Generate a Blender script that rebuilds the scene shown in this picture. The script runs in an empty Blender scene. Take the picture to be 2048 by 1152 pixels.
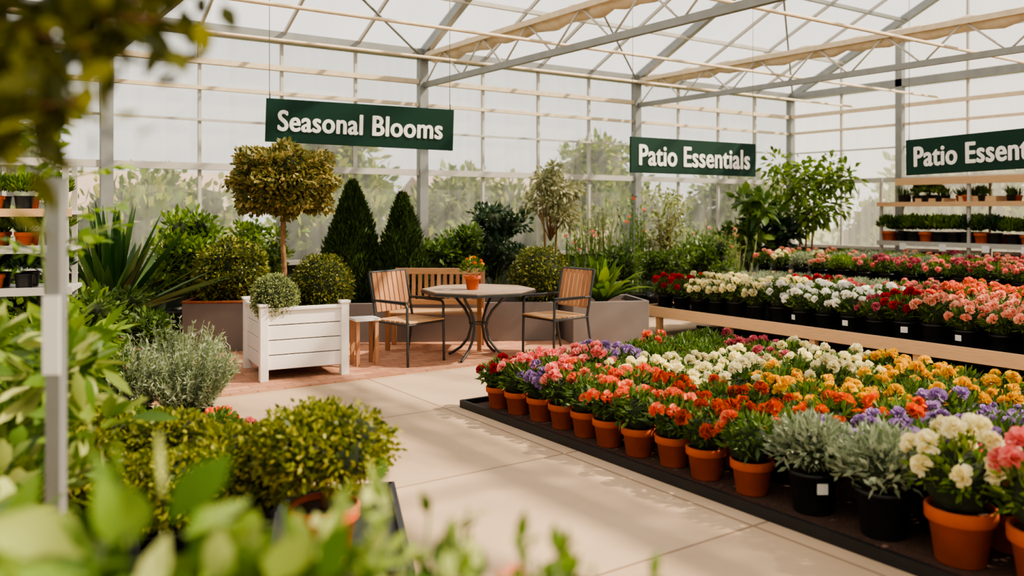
import bpy, math, random
import numpy as np
from mathutils import Vector, Matrix
rng=np.random.default_rng(11); random.seed(5)
TH=math.radians(34.6); CT=math.cos(TH); ST=math.sin(TH)
PV=.012
def at(r,d,z=0.0):            # walkway grid (metres right / ahead of the entrance) -> world
    return (CT*r+ST*d, -ST*r+CT*d, z)
def lin(c):
    out=[]
    for x in c:
        x/=255.0
        out.append(x/12.92 if x<=0.04045 else ((x+0.055)/1.055)**2.4)
    return tuple(out)+(1.0,)
# ---------------------------------------------------------------- materials
def newmat(name):
    m=bpy.data.materials.new(name); m.use_nodes=True
    nt=m.node_tree; nt.nodes.clear()
    o=nt.nodes.new('ShaderNodeOutputMaterial')
    return m,nt,o
def mat(name,col,rough=0.6,metal=0.0,var=0.12,scale=8.0,bump=0.0,spec=0.5):
    m,nt,o=newmat(name); N=nt.nodes; L=nt.links
    p=N.new('ShaderNodeBsdfPrincipled'); p.inputs['Roughness'].default_value=rough
    p.inputs['Metallic'].default_value=metal; p.inputs['Specular IOR Level'].default_value=spec
    c=lin(col)
    tc=N.new('ShaderNodeTexCoord'); nz=N.new('ShaderNodeTexNoise'); nz.inputs['Scale'].default_value=scale; nz.inputs['Detail'].default_value=6
    L.new(tc.outputs['Object'],nz.inputs['Vector'])
    cr=N.new('ShaderNodeValToRGB'); cr.color_ramp.elements[0].position=0.3; cr.color_ramp.elements[1].position=0.7
    cr.color_ramp.elements[0].color=tuple(x*(1-var) for x in c[:3])+(1,)
    cr.color_ramp.elements[1].color=tuple(min(1,x*(1+var)) for x in c[:3])+(1,)
    L.new(nz.outputs['Fac'],cr.inputs['Fac']); L.new(cr.outputs['Color'],p.inputs['Base Color'])
    if bump:
        b=N.new('ShaderNodeBump'); b.inputs['Strength'].default_value=bump; b.inputs['Distance'].default_value=0.01
        L.new(nz.outputs['Fac'],b.inputs['Height']); L.new(b.outputs['Normal'],p.inputs['Normal'])
    L.new(p.outputs[0],o.inputs[0]); return m
def leafmat(name,cols,rough=0.5,tr=0.3,spec=0.4):
    m,nt,o=newmat(name); N=nt.nodes; L=nt.links
    g=N.new('ShaderNodeNewGeometry'); cr=N.new('ShaderNodeValToRGB')
    n=len(cols); els=cr.color_ramp.elements
    while len(els)<n: els.new(0.5)
    for i,c in enumerate(cols):
        els[i].position=i/(n-1) if n>1 else 0; els[i].color=lin(c)
    L.new(g.outputs['Random Per Island'],cr.inputs['Fac'])
    oi=N.new('ShaderNodeObjectInfo'); hs=N.new('ShaderNodeHueSaturation'); hs.inputs['Saturation'].default_value=1.06
    mr=N.new('ShaderNodeMapRange'); mr.inputs['To Min'].default_value=0.85; mr.inputs['To Max'].default_value=1.15
    L.new(oi.outputs['Random'],mr.inputs['Value']); L.new(mr.outputs[0],hs.inputs['Value'])
    L.new(cr.outputs['Color'],hs.inputs['Color'])
    p=N.new('ShaderNodeBsdfPrincipled'); p.inputs['Roughness'].default_value=rough; p.inputs['Specular IOR Level'].default_value=spec
    t=N.new('ShaderNodeBsdfTranslucent'); mx=N.new('ShaderNodeMixShader'); mx.inputs[0].default_value=tr
    L.new(hs.outputs[0],p.inputs['Base Color']); L.new(hs.outputs[0],t.inputs['Color'])
    L.new(p.outputs[0],mx.inputs[1]); L.new(t.outputs[0],mx.inputs[2]); L.new(mx.outputs[0],o.inputs[0]); return m
def woodmat(name,c1,c2,axis=0,scale=6):
    m,nt,o=newmat(name); N=nt.nodes; L=nt.links
    p=N.new('ShaderNodeBsdfPrincipled'); p.inputs['Roughness'].default_value=0.6
    tc=N.new('ShaderNodeTexCoord'); mp=N.new('ShaderNodeMapping')
    s=[12,12,12]; s[axis]=1.0; mp.inputs['Scale'].default_value=s
    nz=N.new('ShaderNodeTexNoise'); nz.inputs['Scale'].default_value=scale; nz.inputs['Detail'].default_value=5
    g=N.new('ShaderNodeNewGeometry'); mixf=N.new('ShaderNodeMath'); mixf.operation='MULTIPLY_ADD'; mixf.inputs[1].default_value=0.5; 
    L.new(g.outputs['Random Per Island'],mixf.inputs[0]); 
    sub=N.new('ShaderNodeMath'); sub.operation='MULTIPLY'; sub.inputs[1].default_value=0.6
    L.new(tc.outputs['Object'],mp.inputs[0]); L.new(mp.outputs[0],nz.inputs['Vector']); L.new(nz.outputs['Fac'],sub.inputs[0]); L.new(sub.outputs[0],mixf.inputs[2])
    cr=N.new('ShaderNodeValToRGB'); cr.color_ramp.elements[0].color=lin(c1); cr.color_ramp.elements[1].color=lin(c2)
    cr.color_ramp.elements[0].position=.2; cr.color_ramp.elements[1].position=.8
    L.new(mixf.outputs[0],cr.inputs[0]); L.new(cr.outputs[0],p.inputs['Base Color']); L.new(p.outputs[0],o.inputs[0]); return m
def glassmat(name,fac,streak,col=(245,246,244)):
    m,nt,o=newmat(name); N=nt.nodes; L=nt.links
    tr=N.new('ShaderNodeBsdfTransparent'); tl=N.new('ShaderNodeBsdfTranslucent'); df=N.new('ShaderNodeBsdfDiffuse')
    tl.inputs[0].default_value=lin(col); df.inputs[0].default_value=lin(col)
    m1=N.new('ShaderNodeMixShader'); m1.inputs[0].default_value=0.35
    L.new(tl.outputs[0],m1.inputs[1]); L.new(df.outputs[0],m1.inputs[2])
    tc=N.new('ShaderNodeTexCoord'); mp=N.new('ShaderNodeMapping'); mp.inputs['Scale'].default_value=streak
    nz=N.new('ShaderNodeTexNoise'); nz.inputs['Scale'].default_value=1.0; nz.inputs['Detail'].default_value=4
    L.new(tc.outputs['Object'],mp.inputs[0]); L.new(mp.outputs[0],nz.inputs['Vector'])
    mr=N.new('ShaderNodeMapRange'); mr.inputs['From Min'].default_value=.3; mr.inputs['From Max'].default_value=.7
    mr.inputs['To Min'].default_value=fac-0.08; mr.inputs['To Max'].default_value=fac+0.08
    L.new(nz.outputs['Fac'],mr.inputs[0])
    m2=N.new('ShaderNodeMixShader'); L.new(mr.outputs[0],m2.inputs[0]); L.new(tr.outputs[0],m2.inputs[1]); L.new(m1.outputs[0],m2.inputs[2])
    L.new(m2.outputs[0],o.inputs[0]); return m

M={}
M['galv']=mat('galvanised_steel',(140,142,140),.45,.4,.1,5)
M['alu']=mat('aluminium_bar',(184,180,172),.5,.1,.06,5)
M['cream']=mat('rolled_shade_cloth',(216,198,172),.8,0,.1,12)
M['lowwall']=mat('base_wall_green',(46,60,54),.8,0,.2,3)
M['black']=mat('black_plastic',(28,28,30),.45,0,.15,6)
M['soil']=mat('potting_soil',(74,50,38),.95,0,.4,60,.8)
M['terra']=mat('terracotta',(188,88,48),.75,0,.14,9,.15)
M['grey']=mat('grey_fibre_planter',(122,114,110),.7,0,.05,5,.1)
M['rust']=mat('cedar_rim',(150,82,50),.8,0,.2,20)
M['white']=mat('white_painted_wood',(236,230,222),.5,0,.03,6)
M['metal']=mat('charcoal_metal',(58,60,61),.45,.3,.1,6)
M['tabletop']=mat('table_top_stone',(150,128,108),.6,0,.1,14)
M['bark']=mat('bark',(134,98,66),.9,0,.3,30,.6)
M['stem']=mat('green_stem',(96,112,58),.7,0,.2,20)
M['signgreen']=mat('sign_green',(14,52,40),.6,0,.04,3,0,.25)
M['letter']=mat('sign_lettering',(250,247,240),.5,0,.01,3)
M['label']=mat('white_label',(238,236,230),.6,0,.02,3)
M['slatV']=woodmat('brown_slat_wood',(136,92,60),(182,132,92),2)
M['slatH']=woodmat('seat_slat_wood',(160,116,80),(200,158,114),0)
M['pine']=woodmat('pine_board',(190,148,106),(224,184,140),1)
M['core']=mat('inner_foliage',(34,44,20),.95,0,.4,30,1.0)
M['box']=leafmat('boxwood_leaf',[(58,72,24),(88,100,38),(122,128,56),(152,146,76)],.5,.25)
M['boxd']=leafmat('boxwood_leaf_mature',[(78,84,40),(112,112,58),(146,138,78),(186,164,104)],.5,.3)
M['silverbox']=leafmat('grey_green_leaf',[(92,106,64),(128,140,90),(164,170,122)],.6,.25)
M['boxnear']=leafmat('young_boxwood_leaf',[(68,82,24),(100,112,38),(136,140,54),(176,170,84)],.45,.4)
M['con']=leafmat('conifer_foliage',[(32,54,20),(52,76,28),(80,100,42)],.7,.15)
M['bright']=leafmat('bright_leaf',[(72,100,32),(106,136,46),(148,168,72)],.45,.4)
M['mid']=leafmat('mid_leaf',[(54,80,34),(84,110,48),(120,142,72)],.45,.35)
M['dark']=leafmat('dark_leaf',[(30,50,32),(46,70,44),(76,100,66)],.4,.2)
M['sil']=leafmat('silver_leaf',[(120,128,90),(160,162,122),(196,192,156)],.6,.35)
M['ros']=leafmat('rosemary_leaf',[(108,120,92),(142,154,124),(176,182,156)],.6,.3)
M['blade']=leafmat('blade_leaf',[(40,70,32),(64,98,48),(116,142,84)],.35,.25)
M['reed']=leafmat('reed_leaf',[(110,126,74),(146,156,100),(178,180,128)],.6,.35)
M['olive']=leafmat('olive_leaf',[(46,54,16),(72,76,24),(104,106,38),(164,162,64)],.45,.4)
M['laurel']=leafmat('laurel_leaf',[(60,88,34),(96,126,54),(144,164,82),(206,210,142)],.3,.35)
M['outleaf']=leafmat('outdoor_leaf',[(70,98,36),(106,128,50),(160,156,76)],.9,.3,.1)
M['outleaf2']=leafmat('outdoor_leaf_pale',[(92,114,62),(128,144,84),(170,168,112)],.9,.3,.1)
FC={'red':[(150,22,34),(180,36,44),(202,66,66)],'pink':[(222,114,118),(240,150,146),(248,190,180)],
'coral':[(230,106,80),(242,140,108),(250,180,148)],'orange':[(218,80,18),(234,108,32),(242,140,60)],
'rust':[(164,50,8),(200,74,14),(224,106,34)],'yellow':[(230,168,28),(244,194,60),(250,218,104)],
'cream':[(238,226,166),(248,240,200),(252,248,224)],'white':[(236,232,218),(250,246,236),(252,252,248)],
'lav':[(144,112,162),(170,142,188),(194,170,206)],'mauve':[(168,76,94),(198,108,120),(218,142,148)],
'peach':[(240,150,128),(248,182,158),(250,208,186)]}
for k,v in FC.items(): M['f_'+k]=leafmat(k+'_petal',v,.7,.4,.2)

# ---------------------------------------------------------------- mesh builder
def nrm(a): return a/np.maximum(np.linalg.norm(a,axis=-1,keepdims=True),1e-9)
class MB:
    def __init__(s): s.V=[];s.n=0;s.F=[];s.m=[];s.sm=[];s.mats=[]
    def mi(s,k):
        if k not in s.mats: s.mats.append(k)
        return s.mats.index(k)
    def add(s,v,f,k,smooth=False):
        v=np.asarray(v,dtype=float).reshape(-1,3); i=s.mi(k)
        s.V.append(v); o=s.n; s.n+=len(v)
        for q in f: s.F.append([a+o for a in q])
        s.m+= [i]*len(f); s.sm+=[smooth]*len(f)
    def box(s,c,d,k,R=None):
        x,y,z=[a/2 for a in d]
        v=np.array([(a,b,e) for a in(-x,x) for b in(-y,y) for e in(-z,z)])
        if R is not None: v=v@np.array(R).T
        s.add(v+np.array(c),[(0,1,3,2),(4,6,7,5),(0,4,5,1),(2,3,7,6),(0,2,6,4),(1,5,7,3)],k)
    def beam(s,p,q,w,h,k):
        p=np.array(p,float);q=np.array(q,float);d=q-p;L=np.linalg.norm(d);d/=L
        up=np.array((0,0,1.)) if abs(d[2])<.95 else np.array((0,1.,0))
        a=np.cross(d,up);a/=np.linalg.norm(a);b=np.cross(a,d)
        s.box((p+q)/2,(L,w,h),k,np.stack([d,a,b],1))
    def tube(s,pts,rad,k,seg=8):
        pts=np.array(pts,float);n=len(pts)
        if np.isscalar(rad): rad=[rad]*n
        T=nrm(np.gradient(pts,axis=0)); a=np.cross(T[0],(0.31,0.12,.9)); 
        if np.linalg.norm(a)<.2: a=np.cross(T[0],(1,0,0))
        a/=np.linalg.norm(a); vs=[]
        for i in range(n):
            a=a-T[i]*np.dot(a,T[i]); a/=np.linalg.norm(a); b=np.cross(T[i],a)
            for j in range(seg):
                t=2*math.pi*j/seg; vs.append(pts[i]+rad[i]*(math.cos(t)*a+math.sin(t)*b))
        f=[(i*seg+j,i*seg+(j+1)%seg,(i+1)*seg+(j+1)%seg,(i+1)*seg+j) for i in range(n-1) for j in range(seg)]
        f.append(list(range(seg))[::-1]); f.append([(n-1)*seg+j for j in range(seg)])
        s.add(vs,f,k,True)
    def lathe(s,prof,k,seg=24,c=(0,0,0),smooth=True):
        vs=[];n=len(prof)
        for r,z in prof:
            for j in range(seg):
                t=2*math.pi*j/seg; vs.append((c[0]+r*math.cos(t),c[1]+r*math.sin(t),c[2]+z))
        f=[(i*seg+j,i*seg+(j+1)%seg,(i+1)*seg+(j+1)%seg,(i+1)*seg+j) for i in range(n-1) for j in range(seg)]
        s.add(vs,f,k,smooth)
    def blob(s,c,r,k,seg=14,ring=9,noise=.08):
        vs=[];c=np.array(c,float);r=np.array(r if hasattr(r,'__len__') else (r,r,r),float)
        for i in range(ring+1):
            p=math.pi*i/ring
            for j in range(seg):
                t=2*math.pi*j/seg
                q=1+noise*(rng.random()*2-1)
                vs.append(c+q*r*np.array((math.sin(p)*math.cos(t),math.sin(p)*math.sin(t),math.cos(p))))
        f=[(i*seg+j,(i+1)*seg+j,(i+1)*seg+(j+1)%seg,i*seg+(j+1)%seg) for i in range(ring) for j in range(seg)]
        s.add(vs,f,k,True)
    def leaves(s,P,D,L,W,k,prof=((0,.15),(.5,1),(1,.08)),bend=0,fold=0,flat=None):
        P=np.asarray(P,float);N=len(P)
        if N==0: return
        D=nrm(np.asarray(D,float)); L=np.broadcast_to(L,(N,));W=np.broadcast_to(W,(N,))
        ref=rng.normal(size=(N,3)) if flat is None else np.array((0,0,1.))+rng.normal(size=(N,3))*flat
        S=nrm(np.cross(D,ref)); n=np.cross(S,D)
        rows=[]
        for t,w in prof:
            c=P+D*(L*t)[:,None]+ (np.array((0,0,-1.))*(bend*L*t*t)[:,None] if flat is not None else n*(bend*L*t*t)[:,None])
            h=S*(W*w/2)[:,None]
            rows += [c-h,c-n*(W*fold*w)[:,None],c+h] if fold else [c-h,c+h]
        cc=3 if fold else 2; K=len(prof)
        v=np.stack(rows,1).reshape(-1,3)
        tmpl=[]
        for i in range(K-1):
            for j in range(cc-1): tmpl.append((i*cc+j,i*cc+j+1,(i+1)*cc+j+1,(i+1)*cc+j))
        f=(np.array(tmpl)[None]+ (np.arange(N)*K*cc)[:,None,None]).reshape(-1,4).tolist()
        s.add(v,f,k,bool(fold))
    def mesh(s,name):
        me=bpy.data.meshes.new(name)
        me.from_pydata(np.concatenate(s.V).tolist(),[],s.F)
        for k in s.mats: me.materials.append(M[k])
        me.polygons.foreach_set('material_index',s.m); me.polygons.foreach_set('use_smooth',s.sm)
        me.update(); return me
SC=bpy.context.scene.collection
def obj(name,me,loc=(0,0,0),rz=0,scale=1,parent=None,bevel=0):
    if isinstance(me,MB): me=me.mesh(name)
    o=bpy.data.objects.new(name,me); o.location=loc; o.rotation_euler=(0,0,rz)
    o.scale=(scale,)*3 if np.isscalar(scale) else scale
    SC.objects.link(o)
    if parent: o.parent=parent
    if bevel:
        b=o.modifiers.new('bevel','BEVEL'); b.width=bevel; b.segments=2; b.limit_method='ANGLE'
    return o
def empty(name,loc=(0,0,0)):
    e=bpy.data.objects.new(name,None); e.empty_display_size=.1; e.location=loc; SC.objects.link(e); return e
def sph(N,zmin=-1):
    v=nrm(rng.normal(size=(N*3+60,3))); v=v[v[:,2]>zmin][:N]; return v
# ---------------------------------------------------------------- room shell
X0,X1,Y0,Y1=-6.95,15.05,-1.5,11.48; EZ=3.97; RY=4.99; SL=math.tan(math.radians(25)); RZ=EZ+(Y1-RY)*SL; BZ=.85
BAYS=[X1-4.4*i for i in range(6)]
# floor
m,nt,o=newmat('concrete_slabs'); N=nt.nodes;L=nt.links
p=N.new('ShaderNodeBsdfPrincipled'); p.inputs['Roughness'].default_value=.75; p.inputs['Specular IOR Level'].default_value=.3
tc=N.new('ShaderNodeTexCoord'); br=N.new('ShaderNodeTexBrick'); br.offset=0
br.inputs['Scale'].default_value=1; br.inputs['Brick Width'].default_value=1.9; br.inputs['Row Height'].default_value=1.55; br.inputs['Mortar Size'].default_value=.009
br.inputs['Color1'].default_value=lin((184,158,130)); br.inputs['Color2'].default_value=lin((192,166,139)); br.inputs['Mortar'].default_value=lin((140,116,94))
mp=N.new('ShaderNodeMapping'); mp.inputs['Location'].default_value=(.35,.25,0)
L.new(tc.outputs['Object'],mp.inputs[0]); L.new(mp.outputs[0],br.inputs['Vector'])
nz=N.new('ShaderNodeTexNoise'); nz.inputs['Scale'].default_value=1.7; nz.inputs['Detail'].default_value=9; L.new(tc.outputs['Object'],nz.inputs['Vector'])
mr=N.new('ShaderNodeMapRange'); mr.inputs['To Min'].default_value=.74; mr.inputs['To Max'].default_value=1.2; L.new(nz.outputs['Fac'],mr.inputs[0])
vm=N.new('ShaderNodeVectorMath'); vm.operation='SCALE'; L.new(br.outputs['Color'],vm.inputs[0]); L.new(mr.outputs[0],vm.inputs['Scale'])
L.new(vm.outputs[0],p.inputs['Base Color']); L.new(p.outputs[0],o.inputs[0]); M['floor']=m
m,nt,o=newmat('brick_paving'); N=nt.nodes;L=nt.links
p=N.new('ShaderNodeBsdfPrincipled'); p.inputs['Roughness'].default_value=.8
tc=N.new('ShaderNodeTexCoord'); br=N.new('ShaderNodeTexBrick')
br.inputs['Scale'].default_value=1; br.inputs['Brick Width'].default_value=.24; br.inputs['Row Height'].default_value=.12; br.inputs['Mortar Size'].default_value=.007
br.inputs['Color1'].default_value=lin((178,122,92)); br.inputs['Color2'].default_value=lin((202,150,118)); br.inputs['Mortar'].default_value=lin((146,112,90))
L.new(tc.outputs['Object'],br.inputs['Vector']); L.new(br.outputs['Color'],p.inputs['Base Color'])
bp=N.new('ShaderNodeBump'); bp.inputs['Strength'].default_value=.3; bp.inputs['Distance'].default_value=.004; bp.invert=True
L.new(br.outputs['Fac'],bp.inputs['Height']); L.new(bp.outputs[0],p.inputs['Normal']); L.new(p.outputs[0],o.inputs[0]); M['brick']=m
b=MB(); b.box(((X0+X1)/2,(Y0+Y1)/2,-.1),(X1-X0+.3,Y1-Y0+.3,.2),'floor'); obj('floor',b)
b=MB(); b.box((3.3,9.35,.006),(7.2,3.9,.012),'brick'); obj('patio_paving',b)
M['wallglass']=glassmat('wall_polycarbonate',.29,(9,9,.15),(246,242,232))
M['roofglass']=glassmat('roof_glazing',.28,(2,.3,.3),(250,248,244))
def pane(name,a,b_,c,d,k):
    q=MB(); q.add([a,b_,c,d],[(0,1,2,3)],k); return obj(name,q)
# low walls
b=MB(); b.box(((X0+X1)/2,Y1+.05,BZ/2),(X1-X0+.2,.1,BZ),'lowwall'); obj('wall_back',b)
b=MB(); b.box((X1+.05,(Y0+Y1)/2,BZ/2),(.1,Y1-Y0,BZ),'lowwall'); obj('wall_right',b)
b=MB(); b.box((X0-.05,(Y0+Y1)/2,BZ/2),(.1,Y1-Y0,BZ),'lowwall'); obj('wall_left',b)
b=MB(); b.box(((X0+X1)/2,Y0-.05,BZ/2),(X1-X0+.2,.1,BZ),'lowwall'); obj('wall_front',b)
wn=1
for i in range(5):
    xa,xb=BAYS[i+1],BAYS[i]
    for yy in (Y1+.05,Y0-.05):
        pane('window_%d'%wn,(xa,yy,BZ),(xb,yy,BZ),(xb,yy,EZ+.05),(xa,yy,EZ+.05),'wallglass'); wn+=1
for xx in (X1+.05,X0-.05):
    q=MB(); q.add([(xx,Y0,BZ),(xx,Y1,BZ),(xx,Y1,EZ),(xx,RY,RZ),(xx,Y0,EZ)],[(0,1,2,3,4)],'wallglass'); obj('window_%d'%wn,q); wn+=1
q=MB(); q.add([(X0,Y1+.1,EZ),(X1,Y1+.1,EZ),(X1,RY,RZ+.06),(X0,RY,RZ+.06)],[(0,1,2,3)],'roofglass')
q.add([(X0,RY,RZ+.06),(X1,RY,RZ+.06),(X1,Y0-.1,EZ),(X0,Y0-.1,EZ)],[(0,1,2,3)],'roofglass'); obj('ceiling',q)
# wall frame
f=MB()
for xx in BAYS: 
    for yy in (Y1-.05,Y0+.05): f.box((xx-.02 if xx>X0+1 else xx+.08,yy,EZ/2),(.14,.12,EZ),'galv')
for yy in (8.95,6.45,3.95,1.45): 
    f.box((X1-.07,yy,(EZ+.8)/2),(.12,.13,EZ+.8),'galv'); f.box((X0+.07,yy,(EZ+.8)/2),(.12,.13,EZ+.8),'galv')
x=X1-1.1
while x>X0: 
    for yy in (Y1,Y0): f.box((x,yy,(BZ+EZ)/2),(.04,.05,EZ-BZ),'alu')
    x-=1.1
y=Y1-1.25
while y>Y0:
    zt=EZ+min(Y1-y,y-Y0)*SL
    for xx in (X1,X0): f.box((xx,y,(BZ+zt)/2),(.05,.04,zt-BZ),'alu')
    y-=1.25
for z,w,h,k in ((BZ+.02,.1,.06,'alu'),(2.17,.09,.09,'alu'),(3.2,.06,.05,'cream'),(3.55,.09,.07,'cream'),(EZ,.2,.14,'galv'),(2.78,.04,.03,'alu')):
    for yy,sg in ((Y1-.03,1),(Y0+.03,-1)): f.box(((X0+X1)/2,yy,z),(X1-X0,w,h),k)
    for xx in (X1-.03,X0+.03): f.box((xx,(Y0+Y1)/2,z),(w,Y1-Y0,h),k)
for z in (4.75,5.5): 
    dy=(z-EZ)/SL
    for xx in (X1-.02,X0+.02): f.box((xx,(Y0+Y1)/2,z),(.06,Y1-Y0-2*dy,.06),'alu')
obj('trim_1',f)
# roof bars
f=MB()
x=X1
while x>=X0-.01:
    main=min(abs(x-bx) for bx in BAYS)<.05
    w,h,k=(.1,.14,'galv') if main else (.035,.05,'alu')
    f.beam((x,Y1,EZ),(x,RY,RZ),w,h,k); f.beam((x,Y0,EZ),(x,RY,RZ),w,h,k); x-=1.1
for i in range(1,6):
    t=i/5; yy=Y1+(RY-Y1)*t; zz=EZ+(RZ-EZ)*t
    f.box(((X0+X1)/2,yy,zz-.05),(X1-X0,.06,.06),'alu' if i%2 else 'galv')
    yy=Y0+(RY-Y0)*t
    if i<5: f.box(((X0+X1)/2,yy,zz-.05),(X1-X0,.06,.06),'alu')
# diagonal wind braces
for i in range(4):
    xa,xb=BAYS[i],BAYS[i+1]
    f.tube([(xa,Y1-.1,EZ-.1),(xb,Y1-3.2,EZ+3.1*SL-.1)],.018,'galv',6)
obj('roof_frame',f)
# lattice girders
for xx in BAYS[1:5]:
    g=MB(); zb,zt=3.5,3.95
    g.beam((xx,Y1-.1,zb),(xx,Y0+.1,zb),.07,.08,'galv'); g.beam((xx,Y1-.1,zt),(xx,Y0+.1,zt),.08,.07,'cream')
    n=24; ys=np.linspace(Y1-.1,Y0+.1,n+1)
    for i in range(n):
        a,b2=(zb,zt) if i%2==0 else (zt,zb)
        g.tube([(xx,ys[i],a),(xx,ys[i+1],b2)],.014,'alu',6)
    # gathered shade curtain hung beside the girder (rippled bundle)
    yy_=np.linspace(Y1-.15,Y0+.15,60)
    g.tube([(xx+.13+.015*math.sin(i*2.3),yv,zt-.02+.02*math.sin(i*1.7)) for i,yv in enumerate(yy_)],[.1+.018*math.sin(i*2.9) for i in range(60)],'cream',10)
    obj('lattice_girder',g)
# curtain wires / pipes running across bays
f=MB()
for yy,z in ((9.9,3.62),(8.2,3.62),(5.6,3.62)):
    f.tube([(X0+.1,yy,z),(X1-.1,yy,z)],.022,'cream',8)
obj('crossing_pipes',f)

# ---------------------------------------------------------------- outdoors
b=MB(); 
m_=mat('outdoor_grass',(120,130,74),.95,0,.25,.6); M['grass']=m_
b.box((8,10,-.25),(120,120,.08),'grass'); obj('outdoor_ground',b)

# ---------------------------------------------------------------- plant meshes
def pot(mb,R,H,kind='terra',c=(0,0,0)):
    if kind=='terra':
        pr=[(0,0),(R*.68,0),(R*.72,.005),(R*.9,H*.74),(R,H*.75),(R*1.02,H*.77),(R*1.03,H*.97),(R*1.0,H),(R*.93,H),(R*.9,H*.9)]
    else:
        pr=[(0,0),(R*.74,0),(R*.76,.005),(R*.93,H*.9),(R*1.0,H*.91),(R*1.0,H),(R*.94,H),(R*.92,H*.9)]
    mb.lathe(pr,kind,24,c); mb.lathe([(R*.91,H*.9),(0.001,H*.92)],'soil',24,c)
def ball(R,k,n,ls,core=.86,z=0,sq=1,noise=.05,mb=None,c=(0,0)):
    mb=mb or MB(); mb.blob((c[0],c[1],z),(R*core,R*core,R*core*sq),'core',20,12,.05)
    v=sph(n); n=len(v); ph=rng.random(6)*6
    bump=1+noise*(np.sin(v[:,0]*9+ph[0])+np.sin(v[:,1]*8+ph[1])+np.sin(v[:,2]*10+ph[2]))*.5
    rad=R*bump*(.84+.18*rng.random(n))
    P=v*rad[:,None]*np.array((1,1,sq))+np.array((c[0],c[1],z))
    D=v*.7+rng.normal(size=(n,3))*.6
    mb.leaves(P,D,ls*(.7+.6*rng.random(n)),ls*.62*(.7+.6*rng.random(n)),k,((0,.2),(.5,1),(1,.15)))
    return mb
def shrub(n,rx,h,ls,k,clumps=14,asp=.5,stems=8,z0=0,drop=0,fold=0,core=True,kk=None,flatten=.6):
    mb=MB()
    cs=[]
    for i in range(clumps):
        t=rng.random()*6.28; u=rng.random()**.6; zz=z0+h*(.25+.7*rng.random()); rr=rx*u*(1-.45*abs((zz-z0)/h-.4))
        cs.append((rr*math.cos(t),rr*math.sin(t),zz))
    cs=np.array(cs)
    for c in cs[:stems]:
        mid=(c[0]*.35,c[1]*.35,z0+(c[2]-z0)*.5); mb.tube([(0,0,z0),mid,tuple(c)],[.012,.008,.004],'stem',5)
    if core: 
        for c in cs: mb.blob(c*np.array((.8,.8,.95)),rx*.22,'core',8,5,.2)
    idx=rng.integers(0,clumps,n); v=nrm(rng.normal(size=(n,3)))
    P=cs[idx]+v*(rx*.42)*(rng.random(n)**.5)[:,None]*np.array((1,1,.8))
    P[:,2]=np.maximum(P[:,2],z0+.02)
    D=v+rng.normal(size=(n,3))*.4+np.array((0,0,.25))
    mb.leaves(P,D,ls*(.6+.8*rng.random(n)),ls*asp*(.7+.5*rng.random(n)),k,((0,.1),(.35,.95),(.65,.85),(1,.05)),bend=drop,fold=fold,flat=flatten)
    return mb
def conifer(R,H,k,n):
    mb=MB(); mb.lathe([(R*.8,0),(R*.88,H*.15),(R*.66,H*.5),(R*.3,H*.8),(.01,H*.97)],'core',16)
    t=rng.random(n)**1.2; a=rng.random(n)*6.28
    prof=np.interp(t,[0,.12,.3,.5,.7,.86,1],[.84,1,.96,.8,.55,.3,.03])*R
    prof*=1+.08*np.sin(a*5+t*14)+.05*np.sin(a*9-t*25)
    prof*=.86+.2*rng.random(n)
    P=np.stack([prof*np.cos(a),prof*np.sin(a),t*H*.97],1)
    D=np.stack([np.cos(a)*.45,np.sin(a)*.45,np.ones(n)*1.0],1)+rng.normal(size=(n,3))*.28
    mb.leaves(P,D,.075*(.6+.7*rng.random(n)),.022,k,((0,.4),(.5,1),(1,.1)))
    return mb
def spiky(n,Lmin,Lmax,W,k,z0=0,bend=.25,spread=1.0,upw=.5):
    mb=MB(); a=rng.random(n)*6.28; e=rng.random(n)
    up=upw+1.6*(1-e); D=np.stack([np.cos(a)*spread*e,np.sin(a)*spread*e,up],1)
    P=np.stack([np.cos(a)*.03,np.sin(a)*.03,np.full(n,z0)],1)
    mb.leaves(P,D,Lmin+(Lmax-Lmin)*rng.random(n),W*(.8+.4*rng.random(n)),k,((0,.6),(.2,.85),(.45,1),(.7,.75),(.88,.4),(1,.03)),bend=bend,fold=.18,flat=.15)
    return mb
def petals(mb,c,n_,R,k,np_=34,flat=1.0):
    c=np.array(c,float); n_=np.array(n_,float)/np.linalg.norm(n_)
    v=nrm(rng.normal(size=(np_*3,3))); v=v[(v@n_)>-.25][:np_]
    v=nrm(v+n_*.25); v=v-n_*((v@n_)*(1-flat))[:,None]
    P=np.broadcast_to(c,(len(v),3))+v*R*.3
    mb.leaves(P,v+rng.normal(size=v.shape)*.15,R*(.6+.25*rng.random(len(v))),R*.75,k,((0,.25),(.65,1),(.9,.9),(1,.45)),bend=.25)
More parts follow.
